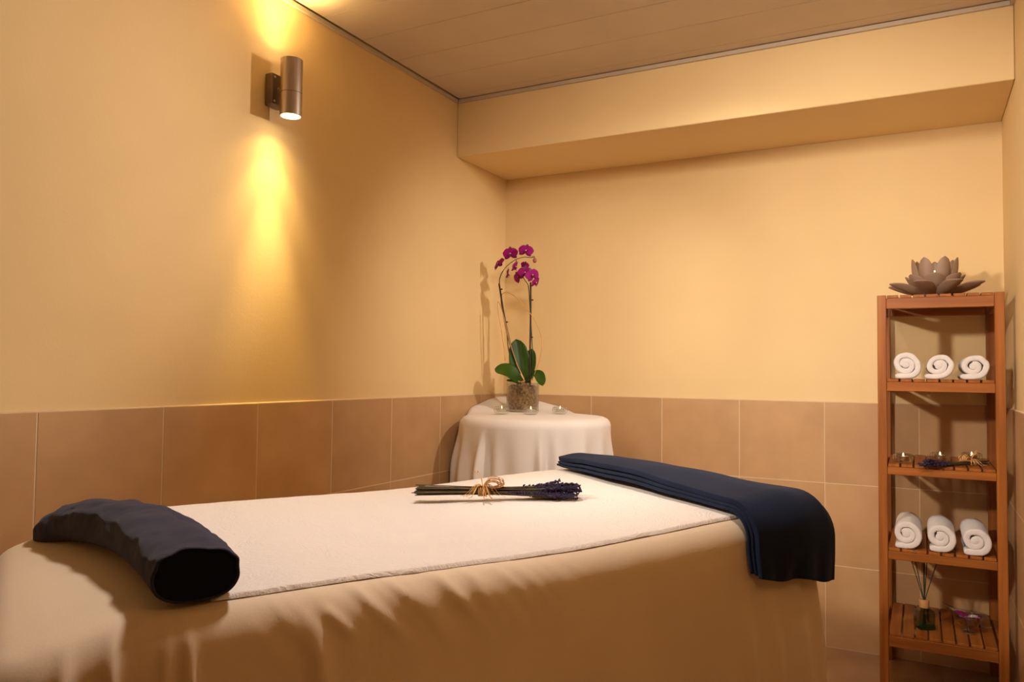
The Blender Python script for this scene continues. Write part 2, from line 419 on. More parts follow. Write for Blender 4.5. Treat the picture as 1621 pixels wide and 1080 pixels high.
# ------------------------------------------------------------------ massage table under its sheet
BO = Vector((1.106, -2.828, 0)); BU = Vector((0.49738, 0.86753, 0)); BV = Vector((-0.86753, 0.49738, 0))
BED_RZ = math.atan2(BU.y, BU.x)
def bw(u, v, z): return BO + BU * u + BV * v + Vector((0, 0, z))
UC, HU, VC, HV = 0.473, 0.775, 0.355, 0.405
def top_z(u, v):
    z = 0.845 + 0.022 * smooth(0.45, 1.15, u) - 0.035 * smooth(-0.08, -0.30, u)
    z += 0.004 * noise.noise((u * 2.2, v * 2.5, 3.1))
    return z
RIDGES = [  # start (u, z), end (u, z), width, height, on the near side of the sheet
    (-0.156, 0.832, -0.180, 0.55, 0.010, 0.013), (-0.095, 0.825, -0.112, 0.45, 0.008, 0.008), (-0.071, 0.835, -0.060, 0.40, 0.008, 0.012),
    (-0.208, 0.825, -0.235, 0.50, 0.010, 0.011), (0.15, 0.853, 0.224, 0.775, 0.012, 0.008), (0.205, 0.853, 0.246, 0.815, 0.010, 0.005),
    (0.292, 0.853, 0.335, 0.795, 0.013, 0.008), (0.105, 0.828, 0.150, 0.78, 0.010, 0.006), (0.342, 0.855, 0.380, 0.795, 0.012, 0.006),
    (0.088, 0.815, 0.135, 0.60, 0.016, 0.010), (1.063, 0.74, 1.050, 0.0, 0.020, 0.012), (1.148, 0.74, 1.132, 0.0, 0.022, 0.014),
    (1.215, 0.74, 1.215, 0.0, 0.015, 0.012), (0.99, 0.76, 0.97, 0.0, 0.018, 0.010), (0.66, 0.70, 0.64, 0.0, 0.05, 0.012), (0.43, 0.66, 0.40, 0.0, 0.05, 0.010)]
def near_fold(u, z):
    d = 0.0
    for u0, z0, u1, z1, w, h in RIDGES:
        if z < z0 + 0.01 and z > z1 - 0.25:
            t = (z0 - z) / max(1e-6, z0 - z1)
            uc = u0 + (u1 - u0) * min(t, 1.25)
            env = smooth(-0.05, 0.25, t) * (1 - smooth(0.75, 1.25, t) * (1 if z1 > 0.1 else 0))
            d += h * env * (0.75 if z0 > 0.84 and 0.1 < u0 < 0.4 else 1.4) * math.exp(-((u - uc) / w) ** 2)
    # fine crumple under the rim
    k = smooth(0.86, 0.835, z) * smooth(0.70, 0.79, z) * smooth(-0.02, 0.08, u) * (1 - smooth(0.40, 0.62, u))
    if k > 0:
        a = u * 17 + (z - 0.85) * 16 + 0.5 * noise.noise((u * 6, z * 6, 4))
        d += 0.0042 * k * (1 - abs(noise.noise((a, (z + u * 0.4) * 5, 0.3)))) ** 3 + 0.002 * k * (1 - abs(noise.noise((a * 2.3, z * 9, 7.3)))) ** 4
    return d
def rr_loop(hu, hv, r, nu, nv, nc):
    """rounded rectangle, counter-clockwise, fixed count"""
    pts = []
    r = max(r, 1e-4)
    def arc(cx, cy, a0):
        for k in range(nc):
            a = a0 + (PI / 2) * k / nc; pts.append((cx + r * math.cos(a), cy + r * math.sin(a)))
    def seg(x0, y0, x1, y1, n):
        for k in range(n): pts.append((x0 + (x1 - x0) * k / n, y0 + (y1 - y0) * k / n))
    seg(-hu + r, -hv, hu - r, -hv, nu); arc(hu - r, -hv + r, -PI / 2)
    seg(hu, -hv + r, hu, hv - r, nv); arc(hu - r, hv - r, 0)
    seg(hu - r, hv, -hu + r, hv, nu); arc(-hu + r, hv - r, PI / 2)
    seg(-hu, hv - r, -hu, -hv + r, nv); arc(-hu + r, -hv + r, PI)
    return pts
m = MB(); rows = []
NU, NV, NC = 300, 120, 20
RC, RE = 0.075, 0.05
for d in (0.40, 0.34, 0.28, 0.22, 0.16, 0.11, 0.08, 0.06):
    lp = rr_loop(HU - d, HV - d, RC - d, NU, NV, NC)
    rows.append([bw(UC + a, VC + b, top_z(UC + a, VC + b)) for a, b in lp])
base = rr_loop(HU, HV, RC, NU, NV, NC)
n_ = len(base)
nrm = []
for i in range(n_):
    a, b = base[i - 2], base[(i + 2) % n_]
    t = Vector((b[0] - a[0], b[1] - a[1])); t.normalize(); nrm.append(Vector((t.y, -t.x)))
def side_point(i, t_round, depth):
    a, b = base[i]; nx = nrm[i]
    u, v = UC + a, VC + b
    zt = top_z(u, v)
    if depth is None:
        ins = RE * (1 - math.sin(t_round)); dz = RE * (1 - math.cos(t_round)); z = zt - dz
    else:
        ins = 0.0; z = (zt - RE) * (1 - depth) + 0.006 * depth
    tt = max(0.0, (zt - RE * 0.3 - z) / zt)
    out = 0.035 * tt
    out += near_fold(u, z) * (1.0 if nx.y < -0.5 else 0.0)
    out += 0.010 * smooth(0.0, 0.5, tt) * noise.noise((u * 7 + 2, v * 7, tt * 0.8))
    out += 0.0035 * smooth(0.0, 0.1, tt) * noise.noise((u * 16, v * 16, z * 5))
    if nx.x < -0.3 or nx.y > 0.5: out += 0.010 * tt * math.sin(i * 0.19)
    out += 0.035 * math.exp(-((u - 1.25) / 0.05) ** 2) * smooth(0.62, 1.0, tt) * (1 if nx.y < 0.2 else 0)
    return bw(u + nx.x * (out - ins), v + nx.y * (out - ins), z)
for k in range(1, 9): rows.append([side_point(i, PI / 2 * k / 8, None) for i in range(n_)])
for k in range(1, 49): rows.append([side_point(i, 0, (k / 48) ** 1.15) for i in range(n_)])
st = m.grid(rows, closed_v=True)
m.face(*[st + j for j in range(n_)][::-1])
bed = m.build('massage_table', 'sheet')
tag(bed, 'massage table draped to the floor in a plain cream sheet', 'massage table')

# white bath towel on the table
def towel_sheet():
    m = MB(); rows = []
    nu, nv = 150, 90
    for i in range(nu + 1):
        u = -0.03 + 1.235 * i / nu
        r = []
        for j in range(nv + 1):
            v = -0.006 + 0.775 * j / nv
            if j == 0: v += 0.0025 * noise.noise((u * 9, 1, 1))
            edge = min(j, nv - j, i, nu - i)
            z = top_z(u, v) + 0.0070 + 0.0011 * noise.noise((u * 13, v * 13, 7)) + 0.0005 * noise.noise((u * 40, v * 40, 3))
            vv = v
            if v > 0.715: z -= 0.10 * (v - 0.715) ** 1.4
            r.append(bw(u, vv, z))
        rows.append(r)
    m.grid(rows)
    # thick rolled hem all round, then the underside
    ring = [(0, j) for j in range(nv + 1)] + [(i, nv) for i in range(1, nu + 1)] + [(nu, j) for j in range(nv - 1, -1, -1)] + [(i, 0) for i in range(nu - 1, 0, -1)]
    top = [i * (nv + 1) + j for i, j in ring]
    mid = []; low = []
    c = bw(0.587, 0.38, 0.85)
    for k in top:
        p = Vector(m.v[k]); o = (p - c); o.z = 0; o.normalize()
        mid.append(m.vert(p + o * 0.0035 + Vector((0, 0, -0.0012)))); low.append(m.vert(p + o * 0.0075 + Vector((0, 0, -0.0068))))
    n = len(top)
    for a in range(n):
        b = (a + 1) % n
        m.face(top[a], top[b], mid[b], mid[a]); m.face(mid[a], mid[b], low[b], low[a])
    return m
t = towel_sheet().build('bath_towel', 'bath_towel')
tag(t, 'large white embossed bath towel spread flat on the massage table', 'towel')

# ------------------------------------------------------------------ navy bolster
def bolster():
    root = thing('bolster', bw(-0.09, 0.35, 0.85), 'rolled navy blue towel bolster lying across the head end of the table', 'bolster')
    inv = root.location
    path = catmull([(-0.058, -0.020, 0), (-0.062, 0.12, 0), (-0.080, 0.30, 0), (-0.112, 0.46, -0.005), (-0.146, 0.59, -0.016), (-0.176, 0.68, -0.040), (-0.192, 0.735, -0.075)], 22)
    N = len(path); K = 72
    rows = []
    for i, q in enumerate(path):
        s = i / (N - 1)
        tq = (path[min(i + 1, N - 1)] - path[max(i - 1, 0)]); tq.normalize()
        side = Vector((tq.y, -tq.x, 0)); side.normalize()     # points to +u
        up = Vector((0, 0, 1)); up = (up - tq * up.dot(tq)).normalized()
        hw = 0.057 + 0.004 * math.sin(s * PI)
        hh = 0.0365 + 0.002 * math.sin(s * PI)
        taper = 1 - 0.45 * smooth(0.86, 1.0, s)
        u, v = q.x, q.y
        zb = top_z(u, min(v, 0.72)) + 0.006 + q.z
        r = []
        for k in range(K):
            a = 2 * PI * k / K
            ca, sa = math.cos(a), math.sin(a)
            e = 2 / 2.5
            x = hw * math.copysign(abs(ca) ** e, ca) * taper; zz = hh * math.copysign(abs(sa) ** e, sa) * taper
            wr = 0.0
            up_f = smooth(-0.5, 0.3, sa)
            # creases that run across the roll, stronger on the flank towards the table end
            ph = s * 46 + 1.6 * noise.noise((s * 4, a * 0.7, 0)) * 2 + 0.9 * a
            wr += 0.0036 * math.sin(ph) * smooth(0.1, -0.8, ca) * up_f * smooth(0.04, 0.15, s) * (0.5 + 0.5 * noise.noise((s * 9, 2, 2)))
            wr += 0.0050 * noise.noise((s * 13, math.cos(a) * 2.2, math.sin(a) * 2.2)) * up_f
            wr += 0.0016 * noise.noise((s * 40, math.cos(a) * 3, math.sin(a) * 3 + 5)) * up_f
            wr -= 0.007 * math.exp(-((s - 0.24) / 0.05) ** 2 - ((ca - 0.45) / 0.2) ** 2) * up_f
            L = max(1e-6, math.hypot(x, zz)); x += x / L * wr; zz += zz / L * wr
            ww = bw(u, v, 0) + (BU * side.x + BV * side.y) * x + (BU * up.x + BV * up.y + Vector((0, 0, up.z))) * (zz)
            ww.z += zb + hh
            rel = ww - BO; vv_ = rel.dot(BV); uu_ = rel.dot(BU)
            if vv_ < 0.76:
                e_ = max(0.0, min(0.0499, vv_ - 0.71)); floor_ = top_z(uu_, vv_) - (0.05 - math.sqrt(0.0025 - e_ * e_)) + (0.0075 if uu_ > -0.045 else 0.002)
                if -0.02 < vv_: ww.z = max(ww.z, floor_)
            r.append(ww - inv)
        rows.append(r)
    m = MB(); i0 = m.grid(rows, closed_v=True)
    # turned-in rims at both ends
    def rim(row, sgn):
        c = sum(row, Vector()) / K
        nx = (rows[0][0] - rows[1][0]).normalized() if sgn < 0 else (rows[-1][0] - rows[-2][0]).normalized()
        return [[c + (p - c) * 0.985 + nx * 0.004 for p in row], [c + (p - c) * 0.95 + nx * 0.005 for p in row], [c + (p - c) * 0.92 + nx * 0.001 for p in row]]
    a = rim(rows[0], -1); m.grid([rows[0]] + a, closed_v=True)
    b = rim(rows[-1], 1); m.grid([rows[-1]] + b, closed_v=True)
    m.build('towel_cover', 'navy_roll', root)
    for row, nm in ((a[-1], 'end_panel'), (b[-1], 'end_panel')):
        m2 = MB(); c = sum(row, Vector()) / K
        rr = [[c + (p - c) * f for p in row] for f in (1.0, 0.8, 0.6, 0.4, 0.2)]
        for f_i, r2 in enumerate(rr):
            for k2 in range(K): r2[k2] = r2[k2] + Vector((noise.noise(r2[k2] * 30), noise.noise(r2[k2] * 30 + Vector((5, 5, 5))), 0)) * 0.0012 * min(f_i, 1)
        j0 = m2.grid(rr, closed_v=True); m2.fan([j0 + 4 * K + k for k in range(K)])
        m2.build(nm, 'navy_dark', root)
bolster()

# ------------------------------------------------------------------ folded navy blanket over the far end of the table
def blanket():
    root = thing('folded_blanket', bw(1.15, 0.35, 0.87), 'folded navy blue blanket draped over the foot end of the massage table', 'blanket')
    inv = root.location
    def layer(off, ushift, name, mat, hang, thick):
        NU_, NB = 64, 120
        rows = []
        L_top = 0.76; Rr = 0.05
        for i in range(NU_ + 1):
            f = i / NU_; r = []
            for j in range(NB + 1):
                s = j / NB
                total = L_top + Rr * PI / 2 + hang + 0.035 * f
                d = s * total
                v = 0.755 - d
                ul = 0.988 + 0.092 * max(0, min(1, v / 0.75)) + 0.02 * max(0, min(1, v / 0.75)) ** 3 - ushift + 0.004 * noise.noise((v * 6, off * 50, 0))
                if d <= L_top:
                    vv = v; zz = 0.0; nv = Vector((0, 0, 1)); hz = 0
                elif d <= L_top + Rr * PI / 2:
                    a = (d - L_top) / Rr; vv = -0.005 - Rr * math.sin(a); zz = -Rr * (1 - math.cos(a)); nv = Vector((0, -math.sin(a), math.cos(a))); hz = 0.01
                else:
                    hz = d - L_top - Rr * PI / 2; vv = -0.005 - Rr; zz = -Rr - hz; nv = Vector((0, -1, 0))
                u = ul + (1.230 - ul) * f + 0.0
                hangf = smooth(0.0, 0.09, hz)
                zt = top_z(min(u, 1.24), max(v, 0.0))
                swell = (0.010 * smooth(0.05, 0.35, v) * (1 - smooth(0.6, 0.8, v)) + 0.006 * math.sin(PI * f) * (1 - hangf)) * min(1, off / 0.02)
                ripple = 0.006 * noise.noise((u * 9, v * 5, 1.7)) * (1 - hangf)
                fold = hangf * (0.004 + 0.004 * math.sin(f * 11.0 + 0.6) * (0.4 + hz * 6) + 0.0025 * math.sin(f * 23 + hz * 8))
                end = smooth(0.86, 1.0, f)
                P = bw(u, vv, zt + 0.014 + zz - 0.016 * end ** 2 * (1 - hangf))
                nn = BV * nv.y + Vector((0, 0, nv.z))
                P = P + nn * (off + swell + ripple + fold + 0.004)
                if hangf > 0: P.z += hangf * (0.003 * math.sin(f * 11 + 2.0))
                r.append(P - inv)
            rows.append(r)
        m = MB(); m.grid(rows)
        o = m.build(name, mat, root)
        sm = o.modifiers.new('thickness', 'SOLIDIFY'); sm.thickness = thick; sm.offset = 0
        bv = o.modifiers.new('round', 'BEVEL'); bv.width = thick * 0.45; bv.segments = 2; bv.limit_method = 'ANGLE'; bv.angle_limit = math.radians(60)
        return o
    layer(0.0200, 0.0, 'upper_fold', 'navy', 0.072, 0.0125)
    layer(0.0105, 0.003, 'middle_fold', 'navy', 0.067, 0.006)
    layer(0.0040, 0.007, 'lower_fold', 'navy', 0.064, 0.006)
blanket()

# ------------------------------------------------------------------ lavender bunches
def lavender(name, loc, rz, L, n, r_stem, spread, label, raffia_scale=1.0, bow_t=0.40, group=None, droop=0.0, tilt=0.0):
    """bunch along local +x, tied at bow_t, flowers at the far end"""
    root = thing(name, loc, label, 'dried flowers', group, rz)
    rnd = random.Random(len(label))
    ms, mf = MB(), MB(); H = 0.012 * raffia_scale
    for i in range(n):
        a = rnd.uniform(0, 2 * PI); q = math.sqrt(rnd.random())
        c0 = Vector((rnd.uniform(-0.006, 0.006) - 0.010 * (rnd.random() < 0.06), q * math.cos(a) * 0.027 * spread, q * math.sin(a) * 0.0120 * spread))
        c1 = Vector((bow_t * L, q * math.cos(a) * 0.013 * spread, q * math.sin(a) * 0.009 * spread))
        b = a + rnd.uniform(-0.5, 0.5); q2 = q * rnd.uniform(0.8, 1.3)
        e = L * rnd.uniform(0.80, 1.0)
        c2 = Vector((0.72 * L, q2 * math.cos(b) * 0.026 * spread, q2 * math.sin(b) * 0.011 * spread))
        c3 = Vector((e, q2 * math.cos(b) * 0.050 * spread, q2 * math.sin(b) * 0.019 * spread + rnd.uniform(-0.002, 0.006) - droop * rnd.random()))
        pts = catmull([c0, c1, c2, c3], 5)
        for p in pts: p.z += 0.0125 * spread
        if droop == 0:
            for p in pts: p.z = max(p.z, r_stem)
        ms.tube(pts, r_stem, 5)
        # spike of small buds along the last part
        f0 = e - rnd.uniform(0.12, 0.27) * L
        x = f0; whorl = 0
        cum = [p for p in pts]
        while x < e:
            for k in range(len(cum) - 1):
                if cum[k].x <= x <= cum[k + 1].x:
                    t_ = (x - cum[k].x) / max(1e-6, cum[k + 1].x - cum[k].x); P = cum[k].lerp(cum[k + 1], t_); break
            else: P = cum[-1]
            dens = 4 if x > f0 + 0.05 * L else 2
            for _ in range(dens):
                w = rnd.uniform(0, 2 * PI); rr = rnd.uniform(0.0014, 0.0032)
                C_ = P + Vector((rnd.uniform(-0.002, 0.002), math.cos(w) * rr, math.sin(w) * rr))
                if droop == 0: C_.z = max(C_.z, 0.002)
                s_ = rnd.uniform(0.0019, 0.0032)
                i0 = len(mf.v)
                ax = Vector((rnd.uniform(0.4, 1), math.cos(w) * 0.7, math.sin(w) * 0.7)).normalized() * s_ * 1.6
                bx = ax.cross(Vector((0.3, 0.5, 0.8))).normalized() * s_ ; cx = ax.cross(bx).normalized() * s_
                for d_ in (ax, bx, -bx, cx, -cx, -ax): mf.vert(C_ + d_)
                for q_ in ((0, 1, 3), (0, 3, 2), (0, 2, 4), (0, 4, 1), (5, 3, 1), (5, 2, 3), (5, 4, 2), (5, 1, 4)): mf.face(*[i0 + z_ for z_ in q_])
            x += rnd.uniform(0.0035, 0.0055)
    tag(ms.build('stem_bundle', 'lav_stem', root), kind='stuff'); tag(mf.build('flower_heads', 'lav_flower', root, smooth=False), kind='stuff')
    # raffia: a wrap, loops and loose ends, every strand a flat ribbon
    def ribbon(mb, pts, w):
        pts = catmull(pts, 7); rows = []
        for k, p in enumerate(pts):
            t_ = (pts[min(k + 1, len(pts) - 1)] - pts[max(k - 1, 0)]).normalized()
            s_ = t_.cross(Vector((0.2, 0.3, 1))).normalized() * w * (0.6 + 0.4 * math.sin(k * 1.3))
            nn = s_.cross(t_).normalized() * w * 0.18
            rows.append([p - s_ + nn, p + s_ + nn, p + s_ - nn, p - s_ - nn])
        mb.grid(rows, closed_v=True)
    S = raffia_scale; bx = bow_t * L; zc = 0.0125 * spread
    mw = MB()
    for k in range(7):
        x0 = bx - 0.008 * S + 0.0026 * S * k; ry = 0.0155 * spread; rz_ = 0.0125 * spread
        ribbon(mw, [(x0 + rnd.uniform(-.002, .002), ry * math.cos(q), max(zc + rz_ * math.sin(q), 0.001)) for q in [j * PI / 6 for j in range(13)]], 0.0022 * S)
    mw.build('raffia_wrap', 'raffia', root)
    mb = MB(); T = Vector((bx, -0.006 * S, zc + 0.0115 * spread))
    for k in range(14):        # loops lying towards the flower end
        l = rnd.uniform(0.035, 0.052) * S; h = rnd.uniform(0.008, 0.022) * S; y_ = rnd.uniform(-0.014, 0.014) * S
        ribbon(mb, [T, T + Vector((l * .4, y_ - .004 * S, h)), T + Vector((l * .9, y_, h * .9)), T + Vector((l, y_ + .003 * S, h * .2)), T + Vector((l * .6, y_ + .006 * S, -h * .2)), T], 0.0021 * S)
    for k in range(4):        # upright loop and ends
        l = rnd.uniform(-0.022, -0.006) * S; h = rnd.uniform(0.024, 0.040) * S
        ribbon(mb, [T, T + Vector((l * .3, .004 * S, h * .6)), T + Vector((l, .010 * S, h)), T + Vector((l * 1.2, .012 * S, h * .96))], 0.0020 * S)
    mb.build('raffia_bow', 'raffia', root)
    me_ = MB()
    for k in range(26):
        a = rnd.uniform(-PI * 0.98, -0.02) if k < 20 else rnd.uniform(0, PI)
        l = rnd.uniform(0.030, 0.058) * S
        dx, dy = math.cos(a) * l, math.sin(a) * l * 1.25
        g = 0.0018 if droop == 0 else 0.0018 - (0.02 * rnd.random() if dy < -0.03 * S and k % 3 == 0 else 0)
        ribbon(me_, [T, T + Vector((dx * .35, dy * .35, 0.004 * S)), Vector((T.x + dx * .75, T.y + dy * .75, max(g + 0.004 * S, T.z * .35))), Vector((T.x + dx, T.y + dy, g + 0.001 + 0.003 * S * rnd.random()))], 0.0017 * S)
    me_.build('raffia_ends', 'raffia', root)
    return root
A_ = bw(0.537, 0.548, 0); B_ = bw(0.866, 0.339, 0); dd = B_ - A_
lz = max(top_z(0.537 + 0.33 * k_ / 8, 0.548 - 0.21 * k_ / 8) for k_ in range(9)) + 0.0088
lavender('lavender_bunch', (A_.x, A_.y, lz), math.atan2(dd.y, dd.x), dd.length, 54, 0.00115, 1.0,
         'long dried lavender bunch tied with a straw raffia bow on the white bath towel')

# ------------------------------------------------------------------ corner table cloth
TC, TR, TZ = (0.362, -0.362), 0.352, 0.972
def tablecloth():
    m = MB(); rows = []; N = 420
    def ang(i): return 2 * PI * i / N
    def wall_r(a):
        ca, sa = math.cos(a), math.sin(a); r = 9.0
        if ca < -1e-6: r = min(r, (0.004 - TC[0]) / ca)
        if sa > 1e-6: r = min(r, (-0.004 - TC[1]) / sa)
        return r
    def corner(a):   # 1 towards the room corner, 0 on the free side
        d = abs((a - 0.75 * PI + PI) % (2 * PI) - PI); return 1 - smooth(0.45 * PI * 0.5, 0.33 * PI, d)
    def rise(x, y):
        d = math.hypot(x - 0.0, y - 0.0)
        wall = max(0, 1 - min(x, -y) / 0.16)
        return 0.064 * smooth(0.50, 0.05, d) ** 1.1 * wall ** 0.8 * 1.0
    for f in (0.05, 0.15, 0.3, 0.45, 0.6, 0.72, 0.82, 0.9, 0.96):
        r_ = []
        for i in range(N):
            a = ang(i); c = corner(a)
            R0 = TR * (1 - c) + c * wall_r(a)
            R0 = min(R0, wall_r(a))
            rr = (R0 - 0.020 * (1 - c)) * f
            x, y = TC[0] + rr * math.cos(a), TC[1] + rr * math.sin(a)
            r_.append(Vector((x, y, TZ - 0.014 * f ** 3 * (1 - c) + rise(x, y) + 0.001 * noise.noise((x * 14, y * 14, 0)))))
        rows.append(r_)
    # rounded rim and hanging part
    pleats = [(-2.22, 0.10, 0.022), (-1.83, 0.06, 0.030), (-1.62, 0.09, 0.012), (-1.05, 0.05, 0.028), (-0.86, 0.07, 0.018), (-0.50, 0.08, 0.016), (-2.62, 0.09, 0.022), (-2.95, 0.07, 0.014), (-0.15, 0.09, 0.014), (0.2, 0.08, 0.012)]
    prev = [0.0] * N
    for k in range(0, 44):
        r_ = []
        for i in range(N):
            a = ang(i); aa = (a + PI) % (2 * PI) - PI
            c = corner(a); R0 = min(TR * (1 - c) + c * wall_r(a), wall_r(a))
            if k < 7:
                q = (k + 1) / 7 * PI / 2; rr = R0 - 0.034 * (1 - math.sin(q)); dz = 0.014 + 0.040 * (1 - math.cos(q)); depth = 0.0
            else:
                t_ = (k - 6) / 37; depth = t_; rr = R0; dz = 0.054 + t_ * (TZ - 0.072)
            if k < 7: dep = 0.02 * (k + 1) / 7
            else: dep = 0.02 + depth
            sp = 0.0
            for pa, w, h in pleats:
                d = aa - pa
                sp += h * (math.exp(-(d / w) ** 2) - 0.55 * math.exp(-((d - 1.9 * w) / (1.1 * w)) ** 2))
            sp += 0.006 * math.sin(a * 9 + 0.7)
            fold = smooth(0.0, 0.24, dep)
            rr += (sp * 1.25 + 0.030 * dep) * fold
            rr += 0.003 * noise.noise((math.cos(a) * 5, math.sin(a) * 5, dz * 4)) * min(1, dep * 6)
            rr = min(max(rr, prev[i]) if c > 0.02 else rr, wall_r(a))
            if k == 0 and c > 0.02: rr = max(rr, (R0 - 0.012 * (1 - c)) * 0.965)
            prev[i] = rr
            x, y = TC[0] + rr * math.cos(a), TC[1] + rr * math.sin(a)
            x = max(x, 0.004); y = min(y, -0.004)
            z = TZ - dz * (1 - c) - 0.004 * c * 0 + rise(x, y)
            if c > 0: z = z - c * depth * 0.25
            r_.append(Vector((x, y, max(z, 0.012))))
        rows.append(r_)
    i0 = m.grid(rows, closed_v=True)
    m.face(*[i0 + j for j in range(N)][::-1])
    return m.build('corner_table', 'tablecloth')
tag(tablecloth(), 'small round corner table under a white draped cloth', 'table')

# ------------------------------------------------------------------ tealights and their glass holders
def make_holder():
    root = thing('glass_candle_holder', (0, 0, 0), 'x', 'candle holder')
    m = MB()
    m.lathe([(0.0, 0.0), (0.022, 0.0), (0.031, 0.004), (0.0365, 0.013), (0.0365, 0.021), (0.033, 0.029), (0.0285, 0.0315), (0.0265, 0.030),
             (0.027, 0.022), (0.0265, 0.0125), (0.0235, 0.0085), (0.0, 0.0080)], 36)
    m.build('glass_bowl', 'glass', root)
    m = MB(); m.lathe([(0.0285 + 0.0012 * math.cos(a), 0.0312 + 0.0012 * math.sin(a)) for a in [k * PI / 4 for k in range(9)]], 36); m.build('rim', 'glass', root)
    return root
def make_tealight():
    root = thing('tealight', (0, 0, 0), 'x', 'candle')
    m = MB(); m.lathe([(0.0, 0.0), (0.0185, 0.0), (0.0190, 0.001), (0.0190, 0.0150), (0.0196, 0.0155), (0.0186, 0.0155), (0.0184, 0.0125)], 28)
    m.build('metal_cup', 'tin', root)
    m = MB(); m.lathe([(0.0183, 0.0020), (0.0183, 0.0125), (0.012, 0.0118), (0.0, 0.0115)], 28); m.build('wax', 'wax', root)
    m = MB(); m.tube([(0, 0, 0.011), (0.0003, 0, 0.0165)], 0.0007, 6); m.build('wick', 'wick', root)
    m = MB(); m.lathe([(0.0002, 0.0155), (0.0018, 0.0170), (0.0027, 0.0190), (0.0024, 0.0215), (0.0013, 0.0245), (0.0002, 0.0275)], 12); m.build('flame', 'flame', root)
    return root
holder0, tea0 = make_holder(), make_tealight()
first = [True]
def candle(x, y, z, where, group_h, group_t, s=1.0):
    if first[0]: h, t_ = holder0, tea0; first[0] = False
    else: h, t_ = copy_tree(holder0), copy_tree(tea0)
    h.location = (x, y, z); t_.location = (x, y, z + 0.0083)
    h['label'] = 'small round glass candle holder, ' + where; t_['label'] = 'lit tealight in metal cup, ' + where
    h['group'] = group_h; t_['group'] = group_t
CZ = TZ + 0.0015
candle(0.270, -0.520, CZ, 'leftmost on the white corner table', 'candle holders on the corner table', 'tealights on the corner table')
candle(0.392, -0.468, CZ, 'in front of the orchid pot, right', 'candle holders on the corner table', 'tealights on the corner table')
candle(0.482, -0.345, CZ, 'rightmost on the white corner table', 'candle holders on the corner table', 'tealights on the corner table')

# ------------------------------------------------------------------ potted orchid
PX, PY = 0.245, -0.262
orchid = thing('potted_orchid', (PX, PY, TZ + 0.0022), 'magenta orchid with two flower stalks in a clear glass pot of bark', 'potted plant')
OI = Vector(orchid.location)
def ol(p): return Vector(p) - OI
m = MB(); m.lathe([(0.0, 0.0), (0.070, 0.0), (0.077, 0.003), (0.079, 0.010), (0.080, 0.135), (0.0795, 0.137), (0.0765, 0.137), (0.0765, 0.012), (0.070, 0.008), (0.0, 0.008)], 48)
pot = m.build('glass_pot', 'glass', orchid)
m = MB(); m.lathe([(0.0798 + 0.0018 * math.cos(a), 0.1365 + 0.0018 * math.sin(a)) for a in [k * PI / 4 for k in range(9)]], 48); m.build('rim', 'glass', pot)
m = MB(); rr = random.Random(3)
rows = []
for i in range(15):
    z = 0.0095 + 0.110 * i / 14; r_ = []
    for j in range(56):
        a = 2 * PI * j / 56; p = Vector((math.cos(a), math.sin(a), 0)) * 0.0715 + Vector((0, 0, z)); n = noise.noise(p * 90) * 0.0028 + noise.noise(p * 200) * 0.0016
        r_.append(Vector((math.cos(a) * (0.071 + n), math.sin(a) * (0.071 + n), z)))
    rows.append(r_)
i0 = m.grid(rows, closed_v=True); m.face(*[i0 + j for j in range(56)][::-1]); m.fan([i0 + 14 * 56 + j for j in range(56)])
for k in range(110):
    a = rr.uniform(0, 2 * PI); q = math.sqrt(rr.random()) * 0.060
    c = Vector((q * math.cos(a), q * math.sin(a), 0.118 + rr.uniform(-0.004, 0.006) + 0.010 * (1 - q / 0.06)))
    m.blob(c, rr.uniform(0.005, 0.011), 1, (1, rr.uniform(.5, 1), rr.uniform(.4, .8)), 0.25)
tag(m.build('bark_filling', 'bark', orchid, smooth=False), kind='stuff')
m = MB()
for k in range(26):
    a = rr.uniform(0, 2 * PI); q = rr.uniform(0.0, 0.026)
    c = Vector((0.010 + q * math.cos(a), -0.020 + q * math.sin(a), 0.128 + rr.uniform(0, 0.020)))
    m.blob(c, rr.uniform(0.003, 0.007), 1, (1, 0.8, 0.7), 0.25)
tag(m.build('straw_mulch', 'raffia', orchid), kind='stuff')

def leaf(base, mid, tip, width, up, curl=0.25, name='leaf'):
    base, mid, tip, up = ol(base), ol(mid), ol(tip), Vector(up)
    spine = catmull([base, mid, tip], 10); n = len(spine); rows = []; rows2 = []
    for k, p in enumerate(spine):
        s = k / (n - 1); t_ = (spine[min(k + 1, n - 1)] - spine[max(k - 1, 0)]).normalized()
        side = t_.cross(up).normalized(); nn = side.cross(t_).normalized()
        w = width * 0.5 * (0.18 + 0.82 * math.sin(PI * min(1, 0.10 + s * 0.80)) ** 0.8) * (1 if s < 0.8 else math.sqrt(max(0.0, 1 - ((s - 0.8) / 0.2) ** 2)) + 0.02)
        row = []
        for j in range(13):
            q = (j - 6) / 6
            row.append(p + side * w * q + nn * (abs(q) ** 1.5 * w * curl))
        rows.append(row); rows2.append([a - nn * 0.0016 for a in row])
    m = MB(); a = m.grid(rows); b = m.grid(rows2); c = 13
    for k in range(n - 1):
        for j in (0, 12): m.face(a + k * c + j, a + (k + 1) * c + j, b + (k + 1) * c + j, b + k * c + j)
    for j in range(12):
        for k in (0, n - 1): m.face(a + k * c + j, a + k * c + j + 1, b + k * c + j + 1, b + k * c + j)
    return m.build(name, 'leaf', orchid)
toc = (CAM - OI); toc.z = 0; toc.normalize()
leaf(at(825, 607, PY), at(823, 575, PY + 0.012), at(817, 537, PY + 0.018), 0.104, toc + Vector((0, 0, .1)), 0.18)
leaf(at(832, 606, PY + .02), at(838, 580, PY + 0.045), at(842, 552, PY + 0.055), 0.070, toc + Vector((-.4, 0, .1)), 0.15)
